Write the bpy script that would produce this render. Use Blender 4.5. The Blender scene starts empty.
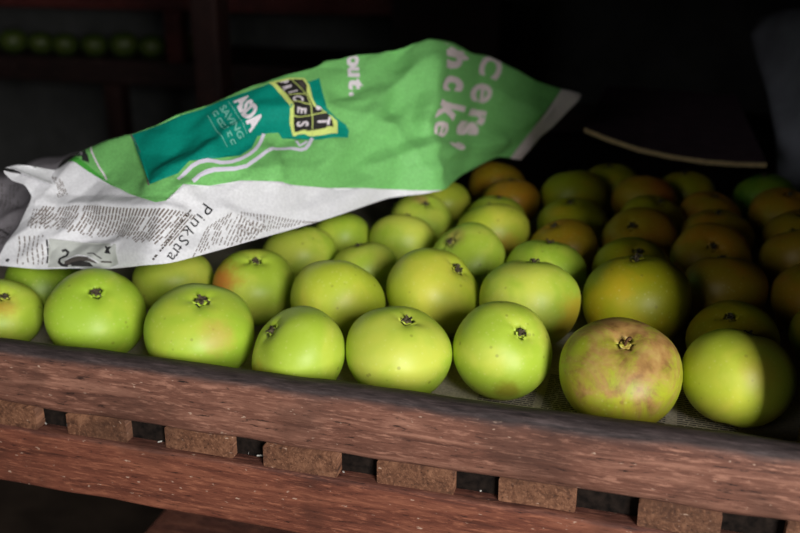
import bpy, bmesh, math, random
from mathutils import Vector, Matrix, noise
from mathutils.bvhtree import BVHTree
from mathutils.geometry import delaunay_2d_cdt, barycentric_transform

scene = bpy.context.scene
COL = scene.collection
random.seed(7)

# ------------------------------------------------------------------ helpers
def s2l(c):
    def f(v):
        v /= 255.0
        return v / 12.92 if v <= .04045 else ((v + .055) / 1.055) ** 2.4
    return (f(c[0]), f(c[1]), f(c[2]), 1)

def link(name, me, mat=None, parent=None):
    o = bpy.data.objects.new(name, me)
    COL.objects.link(o)
    if mat is not None:
        for m in (mat if isinstance(mat, (list, tuple)) else [mat]):
            me.materials.append(m)
    if parent: o.parent = parent
    return o

def mesh_from(name, verts, faces, mat=None, parent=None, smooth=False, idx=None):
    me = bpy.data.meshes.new(name)
    me.from_pydata([tuple(v) for v in verts], [], faces)
    o = link(name, me, mat, parent)
    if smooth: me.shade_smooth()
    if idx: me.polygons.foreach_set('material_index', idx)
    me.update()
    return o

def empty(name, loc=(0, 0, 0)):
    o = bpy.data.objects.new(name, None)
    o.empty_display_size = .05
    o.location = loc
    COL.objects.link(o)
    return o

def tag(o, label, cat, group=None, kind=None):
    o['label'] = label; o['category'] = cat
    if group: o['group'] = group
    if kind: o['kind'] = kind
    return o

class NT:
    def __init__(self, name):
        self.m = bpy.data.materials.new(name); self.m.use_nodes = True
        self.t = self.m.node_tree; self.n = self.t.nodes; self.l = self.t.links
        self.b = self.n['Principled BSDF']
    def node(self, typ, **k):
        x = self.n.new(typ)
        for a, v in k.items(): setattr(x, a, v)
        return x
    def put(self, sock, v):
        if isinstance(v, bpy.types.NodeSocket): self.l.new(v, sock)
        else: sock.default_value = v
    def coord(self, which='Object'):
        return self.node('ShaderNodeTexCoord').outputs[which]
    def mapping(self, vec, scale=(1, 1, 1), loc=(0, 0, 0)):
        x = self.node('ShaderNodeMapping'); self.put(x.inputs['Vector'], vec)
        x.inputs['Scale'].default_value = scale; x.inputs['Location'].default_value = loc
        return x.outputs[0]
    def noise(self, vec, scale, detail=3, rough=.5, dist=0):
        x = self.node('ShaderNodeTexNoise'); self.put(x.inputs['Vector'], vec)
        x.inputs['Scale'].default_value = scale; x.inputs['Detail'].default_value = detail
        x.inputs['Roughness'].default_value = rough; x.inputs['Distortion'].default_value = dist
        return x.outputs['Fac']
    def ramp(self, fac, stops):
        x = self.node('ShaderNodeValToRGB'); self.put(x.inputs[0], fac)
        e = x.color_ramp.elements
        while len(e) < len(stops): e.new(.5)
        for k, (p, c) in zip(e, stops): k.position = p; k.color = c
        return x.outputs[0]
    def step(self, fac, a, b):
        x = self.node('ShaderNodeMapRange', interpolation_type='SMOOTHSTEP'); self.put(x.inputs[0], fac)
        x.inputs[1].default_value = a; x.inputs[2].default_value = b
        return x.outputs[0]
    def mix(self, fac, a, b, blend='MIX'):
        x = self.node('ShaderNodeMix', data_type='RGBA', blend_type=blend)
        self.put(x.inputs[0], fac); self.put(x.inputs[6], a); self.put(x.inputs[7], b)
        return x.outputs[2]
    def math(self, op, a, b=0.0):
        x = self.node('ShaderNodeMath', operation=op); self.put(x.inputs[0], a); self.put(x.inputs[1], b)
        return x.outputs[0]
    def bump(self, h, strength=.3, dist=.001):
        x = self.node('ShaderNodeBump'); self.put(x.inputs['Height'], h)
        x.inputs['Strength'].default_value = strength; x.inputs['Distance'].default_value = dist
        self.l.new(x.outputs[0], self.b.inputs['Normal'])
    def done(self, col, rough=.6, spec=.4):
        self.put(self.b.inputs['Base Color'], col); self.put(self.b.inputs['Roughness'], rough)
        self.b.inputs['Specular IOR Level'].default_value = spec
        return self.m

G = lambda v: (v, v, v, 1)

# ------------------------------------------------------------------ materials
def wood_mat(name, dark, mid, light, weather=0.0, wcol=(66, 58, 58), axis='x', rough=.68, seed=0):
    t = NT(name)
    oc = t.coord()
    along = {'x': (1, 14, 14), 'y': (14, 1, 14), 'z': (14, 14, 1)}[axis]
    v = t.mapping(oc, along, (seed, seed * .7, 0))
    g1 = t.noise(v, 7, 6, .65, .6)
    v2 = t.mapping(oc, tuple(a * (1 if a > 1 else 2.2) for a in along), (0, seed, 3))
    g2 = t.noise(v2, 26, 5, .7, .2)
    g3 = t.noise(oc, 9, 4, .6, .4)
    c = t.ramp(g1, [(.28, s2l(dark)), (.5, s2l(mid)), (.72, s2l(light))])
    c = t.mix(t.step(g2, .5, .68), c, s2l(light))
    c = t.mix(t.step(g2, .43, .30), c, s2l([x * .42 for x in dark]))
    c = t.mix(t.math('MULTIPLY', t.step(g3, .50, .66), .55), c, s2l([x * .62 for x in mid]))
    fl = t.noise(t.mapping(oc, (1, 2.5, 2.5)), 150, 2, .5)
    c = t.mix(t.math('MULTIPLY', t.step(fl, .69, .76), .7), c, s2l((196, 166, 144)))
    if weather:
        geo = t.node('ShaderNodeNewGeometry'); sx = t.node('ShaderNodeSeparateXYZ'); t.l.new(geo.outputs['Normal'], sx.inputs[0])
        w = t.step(t.math('ADD', sx.outputs[2], t.math('MULTIPLY', t.math('SUBTRACT', g3, .5), .7)), .25, .8)
        gc = t.ramp(g2, [(.3, s2l([x * .55 for x in wcol])), (.55, s2l(wcol)), (.75, s2l([x * 1.35 for x in wcol]))])
        c = t.mix(t.math('MULTIPLY', w, weather), c, gc)
    h = t.math('ADD', g1, t.math('MULTIPLY', g2, .8))
    t.bump(h, .55, .0016)
    return t.done(c, rough, .3)

def flat_mat(name, c, rough=.7, spec=.3, var=.0, scale=30, bump=0):
    t = NT(name)
    col = s2l(c)
    if var:
        n = t.noise(t.coord(), scale, 4, .6)
        col = t.ramp(n, [(.3, s2l([x * (1 - var) for x in c])), (.7, s2l([min(255, x * (1 + var)) for x in c]))])
        if bump: t.bump(n, bump, .002)
    return t.done(col, rough, spec)

def paper_mat(name, c, var=.03, trans=.0):
    t = NT(name)
    n = t.noise(t.coord(), 420, 2, .5)
    n2 = t.noise(t.coord(), 24, 3, .5)
    col = t.ramp(n, [(.35, s2l([x * (1 - var) for x in c])), (.65, s2l([min(255, x * (1 + var)) for x in c]))])
    col = t.mix(t.math('MULTIPLY', t.step(n2, .45, .7), .12), col, s2l([x * .86 for x in c]))
    return t.done(col, .62, .25)

WHITE_P = paper_mat('newsprint_white', (216, 215, 217))
GREEN_P = paper_mat('advert_green_ink', (118, 186, 104), .04)
DGREEN_P = paper_mat('bright_green_ink', (74, 164, 62), .04)
TEAL_P = paper_mat('advert_teal_ink', (0, 136, 116), .04)
LIME_P = paper_mat('badge_lime_ink', (208, 222, 122))
BLACK_P = flat_mat('badge_black_ink', (40, 38, 36))
MARGIN_P = paper_mat('page_margin_white', (222, 206, 204))
LETTER_P = flat_mat('letter_white_ink', (226, 216, 220))
LILAC_P = flat_mat('trolley_line_lilac', (214, 208, 222))
PALETEAL_P = flat_mat('pale_teal_ink', (120, 190, 170))
INK = flat_mat('newsprint_ink', (74, 68, 64))
INK_D = flat_mat('headline_ink', (34, 32, 34))
INK_B = flat_mat('column_ink', (112, 101, 94))
PHOTO_P = flat_mat('photo_halftone_grey', (176, 178, 172), var=.06, scale=90)
GREY_P = paper_mat('old_newsprint_grey', (146, 140, 144), .06)
LINER_P = paper_mat('liner_newsprint', (188, 176, 156), .08)
LEAF_EDGE = flat_mat('dark_border_ink', (44, 46, 44))

def apple_mat(name, green, yellow, ybias=.0, blush=None, russet=0.0, seed=0.0):
    """skin: green to yellow patches, fine lenticels, an optional red blush on one side, optional brown russet"""
    t = NT(name)
    oc = t.coord()
    off = t.mapping(oc, (1, 1, 1), (seed, seed * 1.7, seed * .6))
    n1 = t.noise(off, 20, 3, .55, .4)
    n2 = t.noise(off, 70, 3, .6)
    c = t.mix(t.step(n1, .38 - ybias, .68 - ybias), s2l(green), s2l(yellow))
    c = t.mix(t.math('MULTIPLY', t.step(n2, .45, .7), .22), c, s2l([yellow[0] * .93, yellow[1] * 1.0, yellow[2] * 1.1]))
    vo = t.node('ShaderNodeTexVoronoi'); t.put(vo.inputs['Vector'], off); vo.inputs['Scale'].default_value = 190
    dots = t.math('MULTIPLY', t.step(vo.outputs['Distance'], .26, .10), .2)
    c = t.mix(dots, c, s2l((218, 222, 140)))
    vo2 = t.node('ShaderNodeTexVoronoi'); t.put(vo2.inputs['Vector'], off); vo2.inputs['Scale'].default_value = 62
    c = t.mix(t.math('MULTIPLY', t.step(vo2.outputs['Distance'], .12, .05), .4), c, s2l((112, 104, 40)))
    if blush:
        (bx, by, bz), size, bc, amt = blush
        d = t.node('ShaderNodeVectorMath', operation='DISTANCE'); t.l.new(oc, d.inputs[0]); d.inputs[1].default_value = (bx, by, bz)
        f = t.math('ADD', d.outputs['Value'], t.math('MULTIPLY', t.math('SUBTRACT', n2, .5), size * .9))
        c = t.mix(t.math('MULTIPLY', t.step(f, size, size * .25), amt), c, s2l(bc))
    if russet:
        sx = t.node('ShaderNodeSeparateXYZ'); t.l.new(oc, sx.inputs[0])
        n3 = t.noise(off, 26, 6, .68, 1.2)
        f = t.math('ADD', t.math('MULTIPLY', sx.outputs[2], 15.0), t.math('MULTIPLY', t.math('SUBTRACT', n3, .5), 2.2))
        c = t.mix(t.math('MULTIPLY', t.step(f, .02, .62), russet), c, t.ramp(n2, [(.3, s2l((122, 82, 48))), (.52, s2l((172, 128, 76))), (.7, s2l((190, 156, 92)))]))
    nf = t.noise(off, 500, 2, .5)
    t.bump(t.math('ADD', nf, t.math('MULTIPLY', n2, 1.5)), .08, .0008)
    t.b.inputs['Subsurface Weight'].default_value = .0
    return t.done(c, .47, .42)

CALYX = flat_mat('dried_calyx', (78, 70, 54), .9, .1, .35, 400)
STEM = flat_mat('apple_stem', (96, 66, 44), .8, .2, .2, 300)

RAIL_W = wood_mat('weathered_rail_wood', (70, 42, 34), (116, 76, 61), (160, 114, 94), .95)
LOW_W = wood_mat('reddish_rail_wood', (66, 34, 25), (108, 60, 44), (148, 92, 68), .3, seed=4)
SLAT_W = wood_mat('slat_wood', (62, 38, 26), (104, 68, 48), (142, 100, 74), 0, axis='y', seed=2)
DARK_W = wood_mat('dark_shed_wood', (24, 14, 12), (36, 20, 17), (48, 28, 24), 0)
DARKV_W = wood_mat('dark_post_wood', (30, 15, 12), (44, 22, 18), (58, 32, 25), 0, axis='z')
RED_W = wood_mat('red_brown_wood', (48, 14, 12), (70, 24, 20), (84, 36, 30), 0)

# ------------------------------------------------------------------ wooden bars
def bar_mesh(name, a, b, mat, parent=None, r=.004, n=40, jit=.0006, seed=1):
    """a board between corners a and b, edges eased and slightly uneven along its longest side"""
    a = Vector(a); b = Vector(b); d = b - a
    ax = max(range(3), key=lambda i: abs(d[i]))
    o1, o2 = [i for i in range(3) if i != ax]
    w, h = d[o1], d[o2]
    r = min(r, w * .45, h * .45)
    prof = []
    for (cx, cy, a0) in ((w - r, h - r, 0), (r, h - r, 90), (r, r, 180), (w - r, r, 270)):
        for k in range(4):
            t = math.radians(a0 + 30 * k)
            prof.append((cx + r * math.cos(t), cy + r * math.sin(t)))
    # extra points along flats for unevenness
    full = []
    for i, p in enumerate(prof):
        q = prof[(i + 1) % len(prof)]
        L = math.hypot(q[0] - p[0], q[1] - p[1]); m = max(1, int(L / .012))
        for k in range(m): full.append((p[0] + (q[0] - p[0]) * k / m, p[1] + (q[1] - p[1]) * k / m))
    prof = full; m = len(prof)
    vs, fs = [], []
    for i in range(n + 1):
        t = i / n
        for (u, v) in prof:
            p = [0, 0, 0]
            p[ax] = a[ax] + d[ax] * t; p[o1] = a[o1] + u; p[o2] = a[o2] + v
            P = Vector(p)
            dx = noise.noise(Vector((P.x * 22 + seed, P.y * 22, P.z * 22))) * jit
            dy = noise.noise(Vector((P.x * 22, P.y * 22 + seed + 9, P.z * 22))) * jit
            P[o1] += dx; P[o2] += dy
            vs.append(P)
    for i in range(n):
        for j in range(m):
            fs.append((i * m + j, i * m + (j + 1) % m, (i + 1) * m + (j + 1) % m, (i + 1) * m + j))
    fs.append(tuple(range(m))[::-1]); fs.append(tuple(n * m + j for j in range(m)))
    o = mesh_from(name, vs, fs, mat, parent)
    bm = bmesh.new(); bm.from_mesh(o.data); bmesh.ops.recalc_face_normals(bm, faces=bm.faces); bm.to_mesh(o.data); bm.free()
    for p in o.data.polygons: p.use_smooth = len(p.vertices) == 4
    return o

# ------------------------------------------------------------------ the room (setting)
def struct_box(name, a, b, mat):
    x0, y0, z0 = a; x1, y1, z1 = b
    vs = [(x0, y0, z0), (x1, y0, z0), (x1, y1, z0), (x0, y1, z0), (x0, y0, z1), (x1, y0, z1), (x1, y1, z1), (x0, y1, z1)]
    o = mesh_from(name, vs, [(0, 3, 2, 1), (4, 5, 6, 7), (0, 1, 5, 4), (1, 2, 6, 5), (2, 3, 7, 6), (3, 0, 4, 7)], mat)
    o['kind'] = 'structure'
    return o

WALL = flat_mat('grimy_shed_wall', (78, 78, 76), .9, .1, .18, 5, .3)
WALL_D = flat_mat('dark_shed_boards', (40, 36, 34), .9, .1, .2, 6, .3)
EARTH = flat_mat('earth_floor', (58, 48, 40), .95, .1, .25, 8, .4)
FZ = -.9
struct_box('floor', (-2.7, -2.3, FZ - .05), (2.6, 2.35, FZ), EARTH)
struct_box('ceiling', (-2.7, -2.3, 1.6), (2.6, 2.35, 1.65), WALL_D)
struct_box('wall_back', (-2.7, 2.3, FZ), (2.6, 2.35, 1.6), WALL)
struct_box('wall_left', (-2.75, -2.3, FZ), (-2.7, 2.35, 1.6), WALL_D)
struct_box('wall_right', (2.6, -2.3, FZ), (2.65, 2.35, 1.6), WALL_D)
struct_box('wall_blocker', (.53, .12, FZ), (.56, 2.3, 1.6), WALL_D)  # added unseen partition, keeps doorway light off the back wall
# front wall with an open doorway to the right of the viewer and an added opening for the fill lamp to the left
fw = bmesh.new()
def wb(x0, x1, z0, z1):
    r = bmesh.ops.create_cube(fw, size=1)
    for v in r['verts']:
        v.co = Vector((x0 + (x1 - x0) * (v.co.x + .5), -2.35 + .05 * (v.co.y + .5), z0 + (z1 - z0) * (v.co.z + .5)))
for q in ((-2.7, -1.3, FZ, 1.6), (-1.3, -.5, FZ, .4), (-1.3, -.5, 1.2, 1.6), (-.5, 1.29, FZ, 1.6), (2.2, 2.6, FZ, 1.6), (1.29, 2.2, 1.585, 1.6)): wb(*q)
me = bpy.data.meshes.new('wall_front'); fw.to_mesh(me); fw.free()
link('wall_front', me, WALL_D)['kind'] = 'structure'

# ------------------------------------------------------------------ the apple rack
rack = tag(empty('apple_rack', (0, .6, FZ)), 'weathered brown wooden storage rack whose slatted tray holds the green apples', 'rack')
RB = Matrix.Translation((0, -.6, -FZ))
def rbar(name, a, b, mat, **k):
    o = bar_mesh(name, a, b, mat, None, **k)
    o.parent = rack; o.matrix_parent_inverse = Matrix.Identity(4)
    o.data.transform(RB)
    return o
rbar('front_rail', (-.72, 0, -.023), (.44, .028, .032), RAIL_W, r=.011, n=140, jit=.0016, seed=3)
rbar('lower_rail', (-.72, .001, -.099), (.44, .03, -.0425), LOW_W, r=.004, n=140, jit=.0007, seed=8)
for i, (x0, x1) in enumerate([(-.660, -.595), (-.568, -.505), (-.476, -.412), (-.375, -.310), (-.282, -.226), (-.192, -.132), (-.104, -.043), (-.012, .048), (.081, .137), (.181, .236), (.278, .336), (.37, .43)]):
    rbar('slat', (x0, .0035 + .002 * (i % 3), -.0425), (x1, 1.22, -.0232), SLAT_W, r=.0015, n=30, jit=.0008, seed=i)
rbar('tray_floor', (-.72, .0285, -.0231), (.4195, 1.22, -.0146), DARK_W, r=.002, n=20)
rbar('gap_shade_strip', (-.72, .0145, -.0424), (.44, .0275, -.0233), flat_mat('gap_shade_black', (24, 19, 16), .95, .1, .6, 160), r=.001, n=20)  # added strip, its black puts the shade of the slat gaps into colour
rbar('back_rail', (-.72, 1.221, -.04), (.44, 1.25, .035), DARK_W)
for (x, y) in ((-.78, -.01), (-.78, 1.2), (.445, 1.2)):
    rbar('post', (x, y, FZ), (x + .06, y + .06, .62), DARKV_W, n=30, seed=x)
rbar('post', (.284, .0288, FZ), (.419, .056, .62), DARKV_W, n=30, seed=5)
rbar('end_board', (.42, .0288, FZ), (.44, 1.219, .439), DARK_W, n=20)  # added board beyond the view, blocks light coming past the right post
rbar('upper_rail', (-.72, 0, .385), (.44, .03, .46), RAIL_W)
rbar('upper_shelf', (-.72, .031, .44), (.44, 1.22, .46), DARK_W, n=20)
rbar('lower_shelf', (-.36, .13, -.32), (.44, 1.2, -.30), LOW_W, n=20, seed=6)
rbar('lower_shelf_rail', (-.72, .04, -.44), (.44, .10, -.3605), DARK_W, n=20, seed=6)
# small pale fluff of old cobweb caught between the slats
vs, fs = [], []
rr = random.Random(5)
for gx in (-.296, -.208, -.118, -.028, .065, .16):
    for k in range(4):
        c = Vector((gx + rr.uniform(-.012, .012), .010 + rr.uniform(0, .012), -.0418 + abs(rr.gauss(0, .003))))
        L = rr.uniform(.001, .005); a = rr.uniform(0, 3.14); d = Vector((math.cos(a), .3, math.sin(a) * .5)) * L; w = Vector((0, .0002, .0005))
        b = len(vs); vs += [c - w, c + d - w, c + d + w, c + w, c - w + Vector((0, .0004, 0)), c + d - w + Vector((0, .0004, 0)), c + d + w + Vector((0, .0004, 0)), c + w + Vector((0, .0004, 0))]
        fs += [(b, b + 1, b + 2, b + 3), (b + 7, b + 6, b + 5, b + 4), (b, b + 4, b + 5, b + 1), (b + 3, b + 2, b + 6, b + 7), (b, b + 3, b + 7, b + 4), (b + 1, b + 5, b + 6, b + 2)]
cob = mesh_from('cobweb_fluff', vs, fs, flat_mat('cobweb', (170, 166, 158), .9, .1)); cob.data.transform(RB); cob.parent = rack; cob['kind'] = 'stuff'

# ------------------------------------------------------------------ apples
def apple_mesh(name, D, seed, ratio=.85, dip=.15, lobes=.03):
    R = D / 2; c = ratio * R
    NA, NR = 56, 34
    rng = random.Random(seed)
    ph = rng.uniform(0, 6.28); lp = rng.choice((4, 5, 5)); off = Vector((rng.uniform(0, 50), rng.uniform(0, 50), 0))
    vs, fs = [], []
    def pt(t, a):
        rad = math.sin(t); z = math.cos(t)
        zz = math.copysign(abs(z) ** .92, z)
        if z < 0: rad *= 1 - .05 * abs(z)          # narrower towards the stalk end below
        else: rad *= 1 + .03 * math.sin(2 * t)
        k = 1 + lobes * math.cos(lp * a + ph) * max(0, math.cos(t) * .8 + .15)
        k *= 1 + .035 * noise.noise(Vector((math.cos(a) * .9, math.sin(a) * .9, z * .8)) + off)
        rad *= k
        zz -= dip * (1 + .28 * math.cos(lp * a + ph) * min(1, rad * 3)) * math.exp(-(rad / .24) ** 2) * (1 if z > 0 else -1)
        zz *= 1 + .05 * noise.noise(Vector((math.cos(a) * .7, math.sin(a) * .7, z)) * 1.0 + off * 1.3)
        return Vector((R * rad * math.cos(a), R * rad * math.sin(a), c * zz))
    ts = [math.pi * (i / NR) for i in range(1, NR)]
    ts = [.018, .06, .11] + ts + [math.pi - .05]
    for t in ts:
        for j in range(NA): vs.append(pt(t, 2 * math.pi * j / NA))
    n = len(ts)
    for i in range(n - 1):
        for j in range(NA):
            fs.append((i * NA + j, (i + 1) * NA + j, (i + 1) * NA + (j + 1) % NA, i * NA + (j + 1) % NA))
    top = len(vs); vs.append(pt(.0001, 0)); bot = len(vs); vs.append(pt(math.pi - .0001, 0))
    for j in range(NA):
        fs.append((top, j, (j + 1) % NA)); fs.append((bot, (n - 1) * NA + (j + 1) % NA, (n - 1) * NA + j))
    me = bpy.data.meshes.new(name); me.from_pydata([tuple(v) for v in vs], [], fs); me.shade_smooth(); me.update()
    return me, pt(.0001, 0).z

def calyx_mesh(R, seed):
    """five withered sepals curling out of the eye of the apple, each a small bent tapering blade, round a short tuft"""
    rng = random.Random(seed)
    vs, fs = [], []
    for k in range(7):
        a = 2 * math.pi * k / 7 + rng.uniform(-.35, .35)
        L = R * rng.uniform(.09, .15); w = R * rng.uniform(.02, .034); b = len(vs)
        ra = Vector((math.cos(a), math.sin(a), 0)); ta = Vector((-math.sin(a), math.cos(a), 0))
        curl = rng.uniform(.6, 1.3)
        for s, (f, hgt, ww) in enumerate(((.08, 0, .9), (.35, .07, 1.1), (.68, .10 * curl, .8), (1.0, .045 * curl, .15))):
            p = ra * (L * f) + Vector((0, 0, R * hgt)); 
            for sg in (-1, 1):
                for dz in (0, -.012): vs.append(p + ta * (w * ww * sg) + Vector((0, 0, R * dz)))
        for s in range(3):
            i = b + s * 4
            fs += [(i, i + 2, i + 6, i + 4), (i + 1, i + 5, i + 7, i + 3), (i, i + 4, i + 5, i + 1), (i + 2, i + 3, i + 7, i + 6)]
        fs += [(b + 12, b + 14, b + 15, b + 13), (b, b + 1, b + 3, b + 2)]
    b = len(vs); m = 8
    for j in range(m): vs.append(Vector((math.cos(2 * math.pi * j / m) * R * .06, math.sin(2 * math.pi * j / m) * R * .06, -R * .02)))
    for j in range(m): vs.append(Vector((math.cos(2 * math.pi * j / m) * R * .035, math.sin(2 * math.pi * j / m) * R * .035, R * .05)))
    vs.append(Vector((0, 0, R * .06)))
    for j in range(m):
        fs.append((b + j, b + (j + 1) % m, b + m + (j + 1) % m, b + m + j)); fs.append((b + m + j, b + m + (j + 1) % m, b + 2 * m))
    me = bpy.data.meshes.new('calyx'); me.from_pydata([tuple(v) for v in vs], [], fs); me.update()
    return me

def stem_mesh(R):
    vs, fs = [], []; m = 8
    path = [(0, 0, -.02), (.01, 0, .05), (.03, .01, .11), (.06, .01, .15)]
    for i, p in enumerate(path):
        for j in range(m):
            a = 2 * math.pi * j / m; rr = (.028, .026, .028, .036)[i]
            vs.append(Vector((p[0] + rr * math.cos(a), p[1] + rr * math.sin(a), p[2])) * R)
    for i in range(3):
        for j in range(m): fs.append((i * m + j, i * m + (j + 1) % m, (i + 1) * m + (j + 1) % m, (i + 1) * m + j))
    fs.append(tuple(range(m))[::-1]); fs.append(tuple(3 * m + j for j in range(m)))
    me = bpy.data.meshes.new('stem'); me.from_pydata([tuple(v) for v in vs], [], fs); me.shade_smooth(); me.update()
    return me

# key, x, y, diameter, direction of the eye
APPLES = [
    ('a1', -0.3958, 0.0848, 0.069, 0.42, -0.308, 0.853),
    ('a2', -0.3001, 0.0889, 0.0878, 0.364, -0.395, 0.844),
    ('a3', -0.1928, 0.0801, 0.0928, 0.215, -0.214, 0.953),
    ('a4', -0.0973, 0.069, 0.0805, -0.55, -0.38, 0.74),
    ('a5', -0.0193, 0.0907, 0.0863, 0.262, -0.13, 0.956),
    ('a6', 0.0621, 0.116, 0.0817, 0.49, -0.467, 0.736),
    ('a7', 0.1581, 0.0968, 0.0936, 0.059, -0.365, 0.929),
    ('a8', 0.2457, 0.1182, 0.0843, 0.156, 0.343, 0.926),
    ('b0', -0.4041, 0.1571, 0.0737, 0.447, -0.235, 0.863),
    ('b1', -0.2828, 0.1978, 0.0794, -0.116, 0.093, 0.989),
    ('b2', -0.1967, 0.2029, 0.082, 0.161, -0.236, 0.958),
    ('b3', -0.1013, 0.1733, 0.0872, 0.12, 0.62, 0.78),
    ('b4', -0.0213, 0.2155, 0.0904, 0.647, -0.03, 0.762),
    ('b5', 0.0694, 0.2174, 0.0922, 0.029, 0.341, 0.939),
    ('b6', 0.1645, 0.2492, 0.0991, -0.089, 0.118, 0.989),
    ('b7', 0.2469, 0.1993, 0.0754, -0.164, -0.339, 0.926),
    ('b8', 0.329, 0.3198, 0.0828, -0.241, -0.088, 0.967),
    ('b9', 0.3342, 0.2382, 0.0756, -0.282, 0.114, 0.953),
    ('c1', -0.1888, 0.3011, 0.0804, -0.11, 0.14, 0.984),
    ('c2', -0.1114, 0.2863, 0.0718, -0.275, 0.148, 0.95),
    ('c3', -0.0962, 0.3808, 0.0765, 0.04, 0.335, 0.941),
    ('c4', -0.011, 0.3258, 0.0834, -0.482, -0.441, 0.757),
    ('c5', 0.0718, 0.3208, 0.0827, 0.056, 0.193, 0.98),
    ('c6', 0.1564, 0.3401, 0.0806, 0.153, -0.37, 0.916),
    ('c7', 0.2441, 0.319, 0.0817, -0.124, 0.278, 0.953),
    ('c8', 0.324, 0.4336, 0.0782, -0.237, 0.404, 0.883),
    ('d0', -0.1697, 0.3774, 0.0714, -0.315, 0.26, 0.913),
    ('d1', -0.0959, 0.4585, 0.0767, 0.288, -0.336, 0.897),
    ('d2', -0.0017, 0.4258, 0.0825, -0.17, 0.25, 0.953),
    ('d3', 0.0797, 0.4087, 0.076, -0.378, -0.115, 0.919),
    ('d4', 0.1598, 0.4391, 0.083, -0.263, -0.584, 0.768),
    ('d5', 0.2338, 0.3993, 0.0813, -0.001, -0.7, 0.714),
    ('d6', 0.3355, 0.5167, 0.0786, -0.059, -0.012, 0.998),
    ('e0', -0.0902, 0.5467, 0.0737, -0.117, 0.019, 0.993),
    ('e1', -0.0128, 0.5079, 0.0702, 0.068, 0.103, 0.992),
    ('e2', 0.0808, 0.4869, 0.0811, -0.094, -0.09, 0.992),
    ('e3', 0.1707, 0.5306, 0.0764, 0.255, -0.148, 0.956),
    ('e4', 0.2431, 0.4902, 0.0802, -0.001, -0.014, 1.0),
    ('e5', 0.3238, 0.5972, 0.081, 0.136, -0.192, 0.972),
    ('g1', -0.007, 0.5805, 0.0743, -0.061, 0.15, 0.987),
    ('g2', 0.0692, 0.6114, 0.0833, -0.25, 0.25, 0.935),
    ('g3', 0.1597, 0.6158, 0.0835, 0.031, 0.261, 0.965),
    ('g4', 0.2385, 0.577, 0.0755, 0.17, -0.027, 0.985),
    ('g5', 0.3107, 0.6859, 0.0775, -0.142, 0.088, 0.986),
    ('h1', -0.0377, 0.6505, 0.0793, 0.13, 0.238, 0.962),
    ('h2', 0.1123, 0.6818, 0.0797, -0.127, 0.029, 0.992),
    ('h3', 0.2106, 0.6781, 0.0756, -0.142, 0.032, 0.989),
]
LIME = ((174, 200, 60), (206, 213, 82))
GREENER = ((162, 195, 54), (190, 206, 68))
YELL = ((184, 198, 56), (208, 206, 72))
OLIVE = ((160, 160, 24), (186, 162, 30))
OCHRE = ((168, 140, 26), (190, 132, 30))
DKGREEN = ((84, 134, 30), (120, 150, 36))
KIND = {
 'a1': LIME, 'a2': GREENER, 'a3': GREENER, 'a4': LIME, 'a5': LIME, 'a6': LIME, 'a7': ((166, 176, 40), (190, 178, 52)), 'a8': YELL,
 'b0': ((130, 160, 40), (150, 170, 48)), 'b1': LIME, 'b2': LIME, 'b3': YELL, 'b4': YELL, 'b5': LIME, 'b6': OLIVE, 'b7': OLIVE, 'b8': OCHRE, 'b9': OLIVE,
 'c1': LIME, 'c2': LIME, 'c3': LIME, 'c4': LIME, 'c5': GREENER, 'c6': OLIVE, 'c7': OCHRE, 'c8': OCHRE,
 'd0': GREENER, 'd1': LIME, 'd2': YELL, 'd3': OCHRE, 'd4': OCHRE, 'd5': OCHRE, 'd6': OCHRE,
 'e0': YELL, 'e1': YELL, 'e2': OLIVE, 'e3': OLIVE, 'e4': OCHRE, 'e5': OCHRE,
 'g1': OCHRE, 'g2': OLIVE, 'g3': OCHRE, 'g4': OCHRE, 'g5': DKGREEN, 'h1': OCHRE, 'h2': OLIVE, 'h3': OLIVE}
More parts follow.
